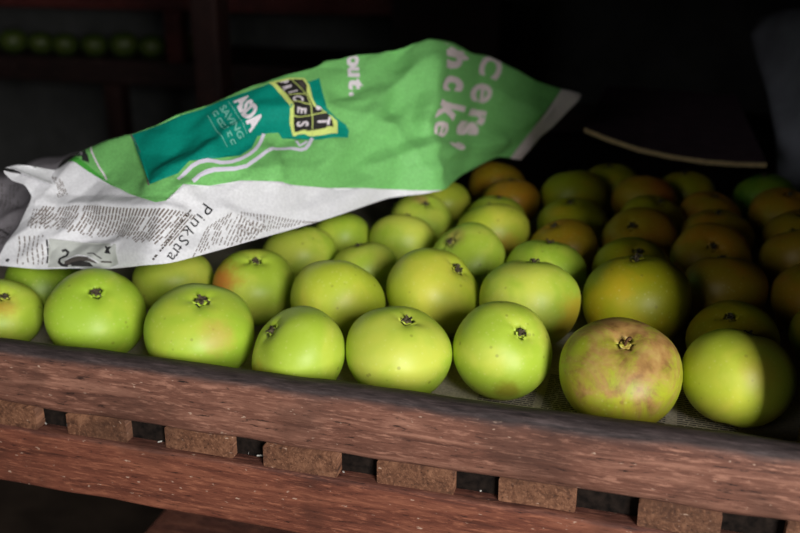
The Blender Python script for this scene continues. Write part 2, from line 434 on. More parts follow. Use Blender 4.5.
LABEL = {
 'a1': 'green apple cut off by the left edge of the photo, just behind the front rail',
 'a2': 'bright green apple under the newspaper corner, upright eye, second from left behind the rail',
 'a3': 'broad green apple with a faint pink patch on its right side, third along the rail',
 'a4': 'smallest green apple along the rail, its dark eye tipped over to the left',
 'a5': 'smooth lime green apple in the middle of the front row, eye upright on top',
 'a6': 'lime apple with eye tipped right and brown specks near its base, beside the russet apple',
 'a7': 'big green apple with brown russet over its top, at the rail on the right',
 'a8': 'large yellow green apple half in shadow, rightmost along the front rail',
 'b0': 'dark shaded apple under the newspaper, between the two leftmost front apples',
 'b1': 'green apple peeping out below the newspaper headline, left of the red flushed apple',
 'b2': 'green apple with an orange red flush on its left side, by the newspaper edge',
 'b3': 'rounded yellow green apple with no eye showing, behind the two middle front apples',
 'b4': 'yellow green apple with eye tipped to the right, behind the middle of the front row',
 'b5': 'lime apple yellowing at its right side, directly behind the apple with specks near its base',
 'b6': 'largest olive green apple, directly behind the brown russet apple',
 'b7': 'shaded olive apple mostly hidden behind the half shadowed rightmost front apple',
 'b8': 'shaded ochre apple cut by the right photo edge, level with the largest olive apple',
 'b9': 'dark apple sliver at the right edge of the photo, lowest there',
 'c1': 'lime apple touching the lower newspaper edge, right behind the red flushed apple',
 'c2': 'small lime apple wedged between three others, behind the apple with no eye showing',
 'c3': 'pale lime apple below the white strip of the newspaper, smooth domed top',
 'c4': 'lime apple with brownish eye tipped left, behind the apple with eye tipped right',
 'c5': 'green apple with shaded right half, behind the lime apple yellowing on its right',
 'c6': 'dim olive apple of which only the top shows behind the largest olive apple',
 'c7': 'dim ochre apple right of the largest olive apple, second back in its column',
 'c8': 'dim ochre apple at the right photo edge, third up from the lowest there',
 'd0': 'small green apple half covered by the newspaper, left of the pale lime domed apple',
 'd1': 'small lime apple with dark eye next to the bottom corner of the green newspaper page',
 'd2': 'bright yellow apple lit from the front at the edge of the shadow',
 'd3': 'dim ochre apple with eye tipped left, behind the green apple with shaded right half',
 'd4': 'dim ochre apple with sunken eye facing forward, third back behind the russet apple',
 'd5': 'dim ochre apple with wide ringed eye facing forward, in the second column from the right',
 'd6': 'dark brownish apple at the right photo edge, fourth up from the lowest there',
 'e0': 'yellow apple partly behind the drooping corner of the green newspaper page',
 'e1': 'yellow apple top showing directly behind the bright yellow front lit apple',
 'e2': 'dim olive apple with flat top, behind the dim ochre apple whose eye tips left',
 'e3': 'dark olive apple top, fourth back behind the russet apple',
 'e4': 'dim ochre apple just behind the one with the wide ringed eye',
 'e5': 'dim ochre rounded apple near the right photo edge, in front of the dark green apple',
 'g1': 'orange ochre apple just in front of the rearmost one below the newspaper tip',
 'g2': 'dark olive apple second from the back, in the column left of the russet apple',
 'g3': 'dark orange tinged apple near the back, in the column of the russet apple',
 'g4': 'dark ochre apple before the cardboard, at the back of the second column from right',
 'g5': 'dark green apple at the back right below the corner of the cardboard sheet',
 'h1': 'rearmost orange ochre apple, partly hidden right below the newspaper tip',
 'h2': 'barely lit apple at the very back, between two columns left of the cardboard middle',
 'h3': 'barely lit apple at the very back, under the cardboard sheet'}
BLUSH = {
 'a3': ((.030, -.026, .012), .020, (206, 150, 84), .45), 'b2': ((-.026, -.028, .010), .034, (206, 112, 50), .85),
 'a4': ((-.020, -.024, -.020), .030, (200, 150, 44), .7), 'b5': ((.040, -.016, -.004), .030, (216, 186, 52), .8),
 'd2': ((.018, -.036, -.004), .026, (220, 170, 60), .6), 'a8': ((.012, -.03, .022), .02, (196, 176, 60), .6),
 'c4': ((-.012, -.01, .03), .02, (180, 140, 80), .6), 'g3': ((.02, -.02, .02), .035, (180, 96, 36), .8),
 'd1': ((.0, -.006, .030), .013, (170, 130, 80), .7), 'a6': ((.012, -.038, -.018), .016, (150, 130, 40), .65), 'a1': ((.02, -.02, .026), .02, (190, 130, 60), .7)}
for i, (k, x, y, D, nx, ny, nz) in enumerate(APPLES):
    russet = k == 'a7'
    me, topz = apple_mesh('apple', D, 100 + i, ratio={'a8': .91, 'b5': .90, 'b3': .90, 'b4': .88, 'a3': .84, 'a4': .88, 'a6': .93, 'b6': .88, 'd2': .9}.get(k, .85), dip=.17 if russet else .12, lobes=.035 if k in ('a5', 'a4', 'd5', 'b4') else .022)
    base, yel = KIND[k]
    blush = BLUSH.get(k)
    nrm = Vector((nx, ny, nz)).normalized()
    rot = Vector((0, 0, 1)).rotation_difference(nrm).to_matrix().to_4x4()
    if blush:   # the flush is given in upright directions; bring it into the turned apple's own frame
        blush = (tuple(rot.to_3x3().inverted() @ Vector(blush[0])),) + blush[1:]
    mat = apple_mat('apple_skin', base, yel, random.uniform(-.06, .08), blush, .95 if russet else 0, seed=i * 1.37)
    o = link('apple', me, mat)
    minz = min((rot @ v.co).z for v in me.vertices)
    o.matrix_world = Matrix.Translation((x, y, -.0117 - minz)) @ rot
    tag(o, LABEL[k], 'apple', 'green apples laid out in the rack tray')
    if russet:
        s = link('stem', stem_mesh(D / 2), STEM, o)
    else:
        s = link('calyx', calyx_mesh(D / 2 * .95, i), CALYX, o)
    s.location = (0, 0, topz + D * .004)

# ------------------------------------------------------------------ printed sheets
def catmull(p0, p1, p2, p3, t, k=.5):
    return p1 + (p2 - p0) * (k * t) + (p0 * (2 * k) - p1 * (3 - k) + p2 * (3 - 2 * k) - p3 * k) * t * t + (-p0 * k + p1 * (2 - k) + p2 * (k - 2) + p3 * k) * t ** 3

class V5(tuple):
    def __add__(s, o): return V5(a + b for a, b in zip(s, o))
    def __sub__(s, o): return V5(a - b for a, b in zip(s, o))
    def __mul__(s, k): return V5(a * k for a in s)
    def __neg__(s): return V5(-a for a in s)

def sample(net, s, t):
    """net[i][j] -> smooth value at column s, row t"""
    def cl(v, n): return max(0, min(n, v))
    def col(c, t):
        n = len(c) - 1; j = min(int(t), n - 1); f = t - j
        return catmull(c[cl(j - 1, n)], c[j], c[j + 1], c[cl(j + 2, n)], f, .35)
    n = len(net) - 1; i = min(int(s), n - 1); f = s - i
    q = [col(net[cl(i + k, n)], t) for k in (-1, 0, 1, 2)]
    return catmull(*q, f, .35)

def seg_dist(p, a, b):
    ax, ay = a; bx, by = b; dx, dy = bx - ax, by - ay
    t = max(0, min(1, ((p[0] - ax) * dx + (p[1] - ay) * dy) / (dx * dx + dy * dy + 1e-9)))
    return math.hypot(p[0] - ax - dx * t, p[1] - ay - dy * t)

def hashv(i, j, k=0):
    r = random.Random(i * 7349 + j * 911 + k * 131); return r.uniform(-1, 1)

def facet(p, q, size, seed):
    """height of a crumpled sheet: flat triangles over a jittered lattice"""
    x, y = p / size + .35 * (q / size), q / size
    i, j = math.floor(x), math.floor(y); fx, fy = x - i, y - j
    h = lambda a, b: hashv(a, b, seed)
    if fx + fy < 1: return h(i, j) + (h(i + 1, j) - h(i, j)) * fx + (h(i, j + 1) - h(i, j)) * fy
    return h(i + 1, j + 1) + (h(i, j + 1) - h(i + 1, j + 1)) * (1 - fx) + (h(i + 1, j) - h(i + 1, j + 1)) * (1 - fy)

CREASES = [  # polyline on the page, height, half width: folds that stand out of or sink into the sheet
 (((48, 203), (100, 206), (180, 210)), .005, 11), (((60, 226), (150, 238), (215, 228)), -.004, 16),
 (((222, 206), (262, 224)), .003, 9), (((182, 190), (200, 202)), .004, 12),
 (((325, 62), (322, 104), (336, 150), (318, 188)), .0045, 15), (((325, 104), (385, 80)), -.004, 12), (((325, 106), (395, 128), (432, 180)), .005, 16),
 (((270, 150), (276, 184)), .005, 10), (((372, 165), (438, 146)), .005, 12), (((400, 50), (392, 112)), -.004, 14),
 (((435, 66), (434, 92), (425, 125)), .006, 13), (((425, 125), (432, 150), (440, 188)), .005, 12),
 (((500, 124), (545, 138)), -.005, 14), (((496, 92), (540, 112)), .004, 14), (((452, 150), (500, 142)), .006, 12),
 (((225, 132), (262, 112), (290, 110)), .004, 10), (((140, 150), (190, 150), (240, 120)), -.004, 18), (((150, 187), (176, 168), (210, 150)), .004, 12)]

def crumple(p, q, amp=1.0, creases=CREASES):
    h = facet(p, q, 34, 1) * .0066 + facet(p + 11, q - 7, 17, 2) * .0025
    for pl, hh, w in creases:
        d = min(seg_dist((p, q), pl[k], pl[k + 1]) for k in range(len(pl) - 1))
        if d < w: h += hh * (1 - d / w)
    return h * amp

NET = [[V5(x) for x in c] for c in [
[(-2.0, 266.0, -0.4191, 0.115, 0.0546), (14.0, 233.0, -0.4062, 0.1278, 0.0845), (27.0, 197.0, -0.3975, 0.1423, 0.1164), (26.0, 183.0, -0.4005, 0.1474, 0.1285), (5.0, 170.0, -0.4162, 0.1406, 0.1416), (23.0, 156.0, -0.3962, 0.1526, 0.1316), (45.0, 130.0, -0.3762, 0.1906, 0.1066), (45.0, 100.0, -0.3662, 0.2306, 0.0866)] ,
[(40.0, 269.0, -0.3674, 0.108, 0.0592), (45.0, 243.5, -0.3671, 0.1195, 0.0803), (50.0, 218.0, -0.3708, 0.1363, 0.0997), (55.0, 192.5, -0.3815, 0.1628, 0.1165), (60.0, 167.0, -0.397, 0.1964, 0.1325), (60.0, 153.0, -0.397, 0.2144, 0.1181), (60.0, 117.0, -0.397, 0.2564, 0.1011), (60.0, 77.0, -0.397, 0.3014, 0.0821)] ,
[(100.0, 269.0, -0.3107, 0.118, 0.0614), (97.5, 239.75, -0.3187, 0.131, 0.0847), (95.0, 210.5, -0.3309, 0.1499, 0.1063), (92.5, 181.25, -0.3505, 0.1799, 0.1255), (90.0, 152.0, -0.3757, 0.2178, 0.1442), (90.0, 138.0, -0.3757, 0.2358, 0.1292), (90.0, 102.0, -0.3757, 0.2778, 0.1075), (90.0, 62.0, -0.3757, 0.3228, 0.0839)] ,
[(165.0, 263.0, -0.2355, 0.105, 0.0791), (163.75, 226.75, -0.243, 0.121, 0.1068), (162.5, 190.5, -0.2548, 0.1445, 0.1328), (161.25, 154.25, -0.2746, 0.1815, 0.1565), (160.0, 118.0, -0.3, 0.2283, 0.1804), (160.0, 104.0, -0.3, 0.2463, 0.1636), (160.0, 68.0, -0.3, 0.2883, 0.1275), (160.0, 28.0, -0.3, 0.3333, 0.0893)] ,
[(243.0, 243.0, -0.1867, 0.1607, 0.084), (242.25, 204.375, -0.1933, 0.1778, 0.1154), (241.5, 165.75, -0.2038, 0.2027, 0.1452), (240.75, 127.125, -0.2211, 0.2421, 0.1731), (240.0, 88.5, -0.2433, 0.292, 0.2016), (240.0, 74.5, -0.2433, 0.31, 0.1838), (240.0, 38.5, -0.2433, 0.352, 0.1391), (240.0, -1.5, -0.2433, 0.397, 0.0925)] ,
[(330.0, 218.0, -0.1367, 0.2559, 0.084), (330.0, 178.75, -0.144, 0.2786, 0.1179), (330.0, 139.5, -0.1541, 0.3093, 0.1508), (330.0, 100.25, -0.1667, 0.3466, 0.1842), (330.0, 61.0, -0.1812, 0.3893, 0.2189), (330.0, 47.0, -0.1812, 0.4073, 0.2002), (330.0, 11.0, -0.1812, 0.4493, 0.1487), (330.0, -29.0, -0.1812, 0.4943, 0.0951)] ,
[(390.0, 198.0, -0.0999, 0.3419, 0.084), (392.5, 160.25, -0.1034, 0.3638, 0.1199), (395.0, 122.5, -0.1091, 0.3934, 0.1548), (397.5, 84.75, -0.1165, 0.4294, 0.19), (400.0, 47.0, -0.1252, 0.4706, 0.2264), (400.0, 33.0, -0.1252, 0.4886, 0.2073), (400.0, -3.0, -0.1252, 0.5306, 0.1528), (400.0, -43.0, -0.1252, 0.5756, 0.0962)] ,
[(438.0, 191.0, -0.0573, 0.3832, 0.084), (437.25, 153.75, -0.0639, 0.4047, 0.1203), (436.5, 116.5, -0.0723, 0.4338, 0.1559), (435.75, 79.25, -0.0823, 0.4693, 0.1917), (435.0, 42.0, -0.0936, 0.5099, 0.2287), (435.0, 28.0, -0.0936, 0.5279, 0.2095), (435.0, -8.0, -0.0936, 0.5699, 0.154), (435.0, -48.0, -0.0936, 0.6149, 0.0966)] ,
[(466.0, 174.0, -0.0598, 0.545, 0.0632), (469.5, 144.75, -0.0596, 0.5612, 0.0972), (473.0, 115.5, -0.0605, 0.583, 0.1303), (476.5, 86.25, -0.0623, 0.6096, 0.1631), (480.0, 57.0, -0.0647, 0.64, 0.1963), (480.0, 43.0, -0.0647, 0.658, 0.1788), (480.0, 7.0, -0.0647, 0.7, 0.1362), (480.0, -33.0, -0.0647, 0.745, 0.0917)] ,
[(500.0, 158.0, -0.03, 0.62, 0.0686), (507.5, 137.75, -0.0223, 0.6277, 0.0946), (515.0, 117.5, -0.0151, 0.638, 0.1199), (522.5, 97.25, -0.0083, 0.6506, 0.1448), (530.0, 77.0, -0.0017, 0.665, 0.1694), (530.0, 63.0, -0.0127, 0.6713, 0.1532), (530.0, 27.0, -0.0317, 0.686, 0.1214), (530.0, -13.0, -0.0467, 0.7018, 0.0877)] ,
[(522.0, 161.0, -0.0043, 0.645, 0.0604), (536.5, 145.0, 0.0131, 0.6527, 0.0817), (551.0, 129.0, 0.03, 0.663, 0.1022), (565.5, 113.0, 0.0466, 0.6756, 0.1222), (580.0, 97.0, 0.0631, 0.69, 0.142), (580.0, 83.0, 0.0411, 0.6963, 0.1271), (580.0, 47.0, 0.0031, 0.711, 0.1063), (580.0, 7.0, -0.0269, 0.7268, 0.0835)] ,

]]
NS, NTT = 190, 76
def grid(net, ns, t0, t1, nt, amp=1.0, creases=CREASES):
    pq, xyz = [], []
    ncol = len(net) - 1
    for i in range(ns + 1):
        for j in range(nt + 1):
            v = sample(net, ncol * i / ns, t0 + (t1 - t0) * j / nt)
            pq.append((v[0], v[1])); xyz.append(Vector(v[2:5]))
    W = nt + 1
    out = []
    for i in range(ns + 1):
        for j in range(W):
            k = i * W + j
            a = xyz[min(i + 1, ns) * W + j] - xyz[max(i - 1, 0) * W + j]
            b = xyz[i * W + min(j + 1, nt)] - xyz[i * W + max(j - 1, 0)]
            n = a.cross(b).normalized()
            out.append(xyz[k] + n * crumple(*pq[k], amp, creases))
    faces = [(i * W + j, (i + 1) * W + j, (i + 1) * W + j + 1, i * W + j + 1) for i in range(ns) for j in range(nt)]
    return pq, out, faces

class Sheet:
    def __init__(self, pq, xyz, faces):
        self.pq, self.xyz = pq, xyz
        tris = []
        for a, b, c, d in faces: tris += [(a, b, c), (a, c, d)]
        self.tris = tris
        self.bvh = BVHTree.FromPolygons([(p, q, 0) for p, q in pq], tris)
        self.nrm = []
        for a, b, c in tris:
            n = (xyz[b] - xyz[a]).cross(xyz[c] - xyz[a]).normalized(); self.nrm.append(n)
        vn = [Vector() for _ in xyz]
        for (a, b, c), n in zip(tris, self.nrm):
            vn[a] += n; vn[b] += n; vn[c] += n
        self.vn = [v.normalized() for v in vn]
    def at(self, p, q, lift=0):
        loc, n, idx, d = self.bvh.find_nearest((p, q, 0))
        a, b, c = self.tris[idx]
        src = [Vector((*self.pq[k], 0)) for k in (a, b, c)]
        P = barycentric_transform(loc, *src, self.xyz[a], self.xyz[b], self.xyz[c])
        N = self.vn[a] + self.vn[b] + self.vn[c]
        return P + N.normalized() * lift

def inside(p, poly):
    x, y = p; r = False; j = len(poly) - 1
    for i in range(len(poly)):
        xi, yi = poly[i]; xj, yj = poly[j]
        if (yi > y) != (yj > y) and x < (xj - xi) * (y - yi) / (yj - yi) + xi: r = not r
        j = i
    return r

def patch(sheet, poly, lift, step=3.0):
    """a printed shape: polygon on the page, tessellated and laid on the crumpled sheet"""
    xs = [p[0] for p in poly]; ys = [p[1] for p in poly]
    pts = [Vector(p) for p in poly]; n = len(pts)
    x = min(xs) + step / 2
    while x < max(xs):
        y = min(ys) + step / 2
        while y < max(ys):
            if inside((x, y), poly): pts.append(Vector((x, y)))
            y += step
        x += step
    vv, _, ff, *_r = delaunay_2d_cdt(pts, [(i, (i + 1) % n) for i in range(n)], [], 0, 1e-4)
    fs = [tuple(f) for f in ff if inside((sum(vv[i][0] for i in f) / 3, sum(vv[i][1] for i in f) / 3), poly)]
    return [sheet.at(v[0], v[1], lift) for v in vv], fs

def stroke(sheet, pl, w, lift):
    """a printed line of width w following a polyline"""
    pts = []
    for k in range(len(pl) - 1):
        a, b = Vector(pl[k]), Vector(pl[k + 1]); m = max(1, int((b - a).length / 2.5))
        pts += [a.lerp(b, i / m) for i in range(m)]
    pts.append(Vector(pl[-1]))
    vs, fs = [], []
    for i, p in enumerate(pts):
        d = (pts[min(i + 1, len(pts) - 1)] - pts[max(i - 1, 0)]).normalized(); nn = Vector((-d.y, d.x)) * w / 2
        for k in (-1, 0, 1): vs.append(sheet.at(*(p + nn * k), lift))
        if i: 
            b = 3 * (i - 1)
            fs += [(b, b + 3, b + 4, b + 1), (b + 1, b + 4, b + 5, b + 2)]
    return vs, fs

def glyphs(sheet, txt, org, d, up, size, lift, bold=0.0, maxlen=2.2):
    cu = bpy.data.curves.new('t', 'FONT'); cu.body = txt; cu.size = 1; cu.offset = bold; cu.resolution_u = 4
    ob = bpy.data.objects.new('t', cu); COL.objects.link(ob)
    bpy.context.view_layer.update()
    me = bpy.data.meshes.new_from_object(ob.evaluated_get(bpy.context.evaluated_depsgraph_get()))
    bpy.data.objects.remove(ob)
    bm = bmesh.new(); bm.from_mesh(me); bpy.data.meshes.remove(me)
    bmesh.ops.triangulate(bm, faces=bm.faces)
    for v in bm.verts:
        x, y = v.co.x * size, v.co.y * size
        v.co = Vector((org[0] + d[0] * x + up[0] * y, org[1] + d[1] * x + up[1] * y, 0))
    for _ in range(5):
        es = [e for e in bm.edges if e.calc_length() > maxlen]
        if not es: break
        bmesh.ops.subdivide_edges(bm, edges=es, cuts=1)
        bmesh.ops.triangulate(bm, faces=[f for f in bm.faces if len(f.verts) > 3])
    bm.verts.index_update()
    vs = [sheet.at(v.co.x, v.co.y, lift) for v in bm.verts]
    fs = [tuple(v.index for v in f.verts) for f in bm.faces]
    bm.free(); bpy.data.curves.remove(cu)
    return vs, fs

class Print:
    """collects printed shapes of one part into one mesh with a material per ink"""
    def __init__(self, name, parent): self.name, self.parent, self.v, self.f, self.i, self.m = name, parent, [], [], [], []
    def add(self, vf, mat):
        vs, fs = vf
        if mat not in self.m: self.m.append(mat)
        k = self.m.index(mat); b = len(self.v)
        self.v += vs; self.f += [tuple(x + b for x in f) for f in fs]; self.i += [k] * len(fs)
    def build(self):
        o = mesh_from(self.name, self.v, self.f, self.m, self.parent, idx=self.i)
        return o

paper = tag(empty('newspaper', (-.2, .3, .08)), 'crumpled newspaper with a green advert page draped over the apples', 'newspaper')
INVP = Matrix.Translation((.2, -.3, -.08))
def adopt(o, root, inv):
    o.data.transform(inv); o.parent = root; return o

pq, xyz, faces = grid(NET, NS, 0, 4, NTT)
SH = Sheet(pq, xyz, faces)
# make sure lift goes towards the viewer's side of the page
mid = SH.at(300, 140); LS = 1 if (SH.at(300, 140, 1) - mid).y < 0 else -1
L1, L2, L3 = LS * .0004, LS * .0007, LS * .001

GREEN_POLY = [(70, 166), (90, 173), (105, 180), (129, 193), (159, 205), (167, 203.5), (183, 188), (210, 184.5), (240, 181), (255, 182), (295, 186), (330, 187.5), (360, 189), (400, 189.7), (439.5, 190.5), (452, 195),
              (500, 190), (512, 157), (536, 124), (559.5, 92), (575, 60), (500, 20), (435, 20), (300, 40), (200, 80), (129, 110), (86, 140), (76, 158)]
TEAL_POLY = [(130.5, 133), (153, 187), (165, 182), (178, 176), (189, 165), (219, 160.5), (240, 156), (252, 147), (258, 134), (268, 131.5), (279, 130.5), (283.5, 135), (315, 138), (347, 138.5), (348, 132), (345, 126), (334, 119), (324, 111),
             (321, 95), (319.5, 79.5), (312, 82), (300, 86), (282, 83), (270, 85.5), (247, 91.5), (225, 98), (200, 106), (180, 112.5), (155, 123)]
BRIGHT_POLY = [(72, 166), (79, 162), (92, 170), (106, 180), (120, 189), (110, 184), (90, 174)]
MARGIN_POLY = [(559.5, 92), (536, 124), (512, 157), (505, 175), (540, 190), (600, 120), (600, 90), (572, 60)]
inp = [Vector(p) for p in pq]
W = NTT + 1
ring = [i * W for i in range(NS + 1)] + [NS * W + j for j in range(1, W)] + [i * W + NTT for i in range(NS - 1, -1, -1)] + [j for j in range(NTT - 1, 0, -1)]
edges = [(ring[i], ring[(i + 1) % len(ring)]) for i in range(len(ring))]
outer = [pq[i] for i in ring]
for poly in (GREEN_POLY, TEAL_POLY, BRIGHT_POLY, MARGIN_POLY):
    b = len(inp); inp += [Vector(p) for p in poly]; edges += [(b + i, b + (i + 1) % len(poly)) for i in range(len(poly))]
vv, _, ff, *_r = delaunay_2d_cdt(inp, edges, [], 0, 1e-5)
tri, mi = [], []
for f in ff:
    c = (sum(vv[i][0] for i in f) / 3, sum(vv[i][1] for i in f) / 3)
    if not inside(c, outer): continue
    tri.append(tuple(f))
    mi.append(2 if inside(c, TEAL_POLY) else 3 if inside(c, BRIGHT_POLY) else 1 if inside(c, GREEN_POLY) else 4 if inside(c, MARGIN_POLY) else 0)
vx = [SH.at(v[0], v[1]) for v in vv]
# the part of the page that falls away behind the ridge
pqb, xyzb, fb = grid(NET, NS, 4, 7, 30)
b = len(vx); vx += xyzb
for f in fb:
    tri.append(tuple(x + b for x in f)); c = pqb[f[0]]
    mi.append(1 if 84 < c[0] < 562 else 0)
page = mesh_from('page', vx, tri, [WHITE_P, GREEN_P, TEAL_P, DGREEN_P, MARGIN_P], idx=mi)
bm = bmesh.new(); bm.from_mesh(page.data); bmesh.ops.remove_doubles(bm, verts=bm.verts, dist=2e-5); bmesh.ops.recalc_face_normals(bm, faces=bm.faces); bm.to_mesh(page.data); bm.free()
page.data.shade_smooth()
adopt(page, paper, INVP)
sol = page.modifiers.new('thickness', 'SOLIDIFY'); sol.thickness = .0002; sol.offset = 0

def px(ox, oy, k): return lambda *pts: [(ox + x / k, oy + y / k) for x, y in pts]
# price badge
Q = px(260, 70, 7.61)
badge = Print('price_badge', None)
badge.add(patch(SH, Q((62, 110), (220, 66), (340, 66), (375, 120), (390, 220), (420, 290), (470, 330), (520, 360), (580, 400), (582, 490), (420, 488), (260, 480), (225, 400), (200, 300), (150, 210)), L1), LIME_P)
badge.add(patch(SH, Q((112, 120), (235, 82), (326, 80), (355, 130), (348, 180), (372, 235), (400, 285), (440, 310), (490, 345), (540, 392), (550, 440), (400, 450), (270, 455), (245, 350), (225, 270), (190, 200)), L2), BLACK_P)
for ln in (((240, 85), (290, 140), (345, 205), (385, 290), (398, 370), (402, 448)), ((244, 352), (390, 344), (492, 344)), ((222, 272), (300, 262), (375, 268)), ((205, 212), (338, 200))):
    badge.add(stroke(SH, Q(*ln), .8, L3), LIME_P)
def letter(pr, ch, c, ang, size, mat, lift, bold=.02, sx=1.0):
    """one printed letter centred on c, its reading direction turned clockwise by ang degrees"""
    a = math.radians(ang); d = (math.cos(a) * sx, math.sin(a) * sx); up = (math.sin(a), -math.cos(a))
    w = {'I': .3, 'i': .25, 't': .35, 'r': .4, ',': .25, '.': .25, 'T': .6, 'l': .25, 'k': .52, 'C': .7}.get(ch, .58)
    h = .7 if ch.isupper() or ch in 'tkl' else .5
    if ch in ',.': h = .1
    o = (c[0] - d[0] * size * w / 2 - up[0] * size * h / 2, c[1] - d[1] * size * w / 2 - up[1] * size * h / 2)
    pr.add(glyphs(SH, ch, o, d, up, size, lift, bold), mat)
for ch, x, y, a, s, sx in (('P', 183, 111, 68, 12, .45), ('R', 202, 150, 70, 13, .5), ('I', 245, 187, 74, 13, .55), ('C', 275, 240, 80, 15, .5), ('E', 307, 314, 85, 15, .62), ('S', 326, 408, 90, 15.5, .75), ('T', 480, 398, 95, 15.5, .7)):
    letter(badge, ch, Q((x, y))[0], a, s, LETTER_P, L3, .03, sx)
badge.add(patch(SH, Q((415, 285), (445, 300), (455, 318), (430, 322), (415, 308)), L3, 2), LETTER_P)
badge.add(patch(SH, Q((290, 100), (320, 95), (340, 130), (330, 165), (300, 130)), L3, 2), INK)
adopt(badge.build(), paper, INVP)

# supermarket lettering on the teal panel
Q = px(200, 70, 7.61)
ad = Print('supermarket_lettering', None)
def run(pr, txt, a, b, upv, size, mat, lift, bold=.0, fit=None):
    """text whose baseline runs from a towards b, stretched to end there"""
    a = Vector(a); b = Vector(b); d = (b - a)
    w = fit if fit else .6 * len(txt)
    dd = d / (w * size)
    pr.add(glyphs(SH, txt, a, (dd.x, dd.y), upv, size, lift, bold), mat)
run(ad, 'ASDA', (235.0, 103.2), (251.5, 132.0), (.80, -.62), 19.5, LETTER_P, L1, .06, 2.72)
run(ad, 'SAVING', (219.5, 108.5), (240.5, 141.5), (.86, -.5), 9.5, PALETEAL_P, L1, .02, 3.7)
for (u0, u1) in ((.0, .13), (.22, .34), (.36, .50), (.58, .70), (.72, .80), (.88, 1.0)):
    A = Vector((213.2, 112.5)); B = Vector((232.5, 146)); d = (B - A)
    ad.add(stroke(SH, [tuple(A + d * u0), tuple(A + d * u1)], 1.3, L1), PALETEAL_P)
    ad.add(stroke(SH, [tuple(A + d * u0 + Vector((3.2, -1.8))), tuple(A + d * u1 + Vector((3.2, -1.8)))], 1.3, L1), PALETEAL_P)
    ad.add(stroke(SH, [tuple(A + d * u0), tuple(A + d * u0 + Vector((3.2, -1.8)))], 1.2, L1), PALETEAL_P)
ad.add(stroke(SH, [(229, 103), (238, 117.5), (247, 132.5)], .7, L1), PALETEAL_P)
ad.add(stroke(SH, [(207.5, 114.5), (217, 131), (227, 149)], .7, L1), PALETEAL_P)
adopt(ad.build(), paper, INVP)

# trolley outline
tr = Print('trolley_outline', None)
tr.add(stroke(SH, [(178, 182), (185, 175), (192, 169), (199, 165.5), (207, 164), (219, 164.5), (231, 163.5), (240, 160.5), (249, 155), (255, 149.5), (259, 144), (262, 138), (264, 132)], 3.4, L1), LILAC_P)
tr.add(stroke(SH, [(192, 184), (199, 178), (207, 174), (214, 171.5), (222, 170.5), (234, 170), (246, 167), (255, 160), (264, 153), (271, 149), (279, 147), (290, 148), (300, 150), (305, 148.5), (309, 144), (314, 136)], 3.6, L1), LILAC_P)
tr.add(stroke(SH, [(297, 139), (299.5, 145.5), (308, 140)], 2.4, L1), LILAC_P)
tr.add(stroke(SH, [(93, 149), (99, 164), (106.5, 179.5)], 1.8, L1), LETTER_P)
tr.add(stroke(SH, [(129.5, 132), (141, 160), (152.5, 188)], 1.5, L1), INK_B)
tr.add(patch(SH, [(79, 161), (88, 154), (92, 160), (93, 167), (86, 166)], L1), LEAF_EDGE)
tr.add(patch(SH, [(83, 158), (85, 156.5), (87, 161), (85, 162)], L2), GREY_P)
adopt(tr.build(), paper, INVP)

# large white slogan letters
sl = Print('slogan_lettering', None)
for ch, x, y, a, s in (('o', 354, 61, 88, 22), ('u', 355, 73, 88, 22), ('t', 358, 83.5, 88, 22), ('.', 352.5, 93, 88, 22)):
    letter(sl, ch, (x, y), a, s, LETTER_P, L1, .05)
adopt(sl.build(), paper, INVP); sl = Print('slogan_lettering', None)
for ch, x, y, a, s in (('C', 490, 69, 112, 30), ('e', 480, 96, 100, 42), ('r', 478, 116, 98, 34), ('s', 470, 132, 96, 36), (',', 458, 147, 96, 32),
                       ('n', 453, 62, 92, 36), ('c', 452, 86, 96, 34), ('k', 449, 111, 106, 32), ('e', 441, 131, 104, 34)):
    letter(sl, ch, (x, y), a, s, MARGIN_P, L3, .022 if ch == 'e' else .05)
sl.add(patch(SH, [(442, 45), (466, 56), (469, 61), (460, 62), (448, 54)], L1), MARGIN_P)
adopt(sl.build(), paper, INVP)

# newspaper columns
rr = random.Random(11)
def words(pr, a, b, w, mat, lift, wl=(3, 8), gap=1.3, fill=.93):
    """one line of small print, broken into words"""
    a = Vector(a); b = Vector(b); L = (b - a).length; d = (b - a).normalized(); t = 0
    while t < L - 1:
        l = min(rr.uniform(*wl), L - t)
        if rr.random() < fill: pr.add(stroke(SH, [tuple(a + d * t), tuple(a + d * (t + l))], w, lift), mat)
        t += l + gap
body = Print('column_print', None)
x = 44
while x < 196:
    y0 = 205.5 + (x - 44) * .05
    L = 26 + (x - 44) * .12 + rr.uniform(-5, 3)
    words(body, (x, y0), (x - .62 * L, y0 + .72 * L), 1.3, INK_B, L1, (4, 10), .9)
    x += 3.3
x = 206
while x < 262:
    f = (x - 206) / 56
    top = 222 - min(f, .4) / .4 * 13 if f < .4 else 209 + (f - .4) * 26
    words(body, (x + 5, top + 2), (x - 12 + 6 * f, min(top + 34, 256 - f * 18)), 1.0, INK_B, L1, (3, 7))
    x += 3.6
x = 243
while x < 320:
    f = (x - 243) / 77
    words(body, (x, 211 + 12 * f), (x - 3, 236.5 - 15.5 * f), 1.0, INK_B, L1, (2, 5), 1.0)
    x += 3.1
for i in range(6):
    words(body, (22 + i * 4.3, 237 - i * .3), (20 + i * 4.4, 264.5), 1.1, INK_B, L1, (2, 6), 1.2)
    if i > 0: words(body, (29 + i * 3.4, 208), (25.5 + i * 3.7, 229), 1.0, INK_B, L1, (2, 5), 1.2)
for i in range(5):
    words(body, (53 + i * 2.4, 178 + i * 1.5), (58 + i * 2.2, 196 - i * .6), 1.0, INK_B, L1, (2, 5), 1.2)
words(body, (47.5, 240), (47, 265), 1.7, INK_D, L1, (4, 8), 1.0)
adopt(body.build(), paper, INVP)
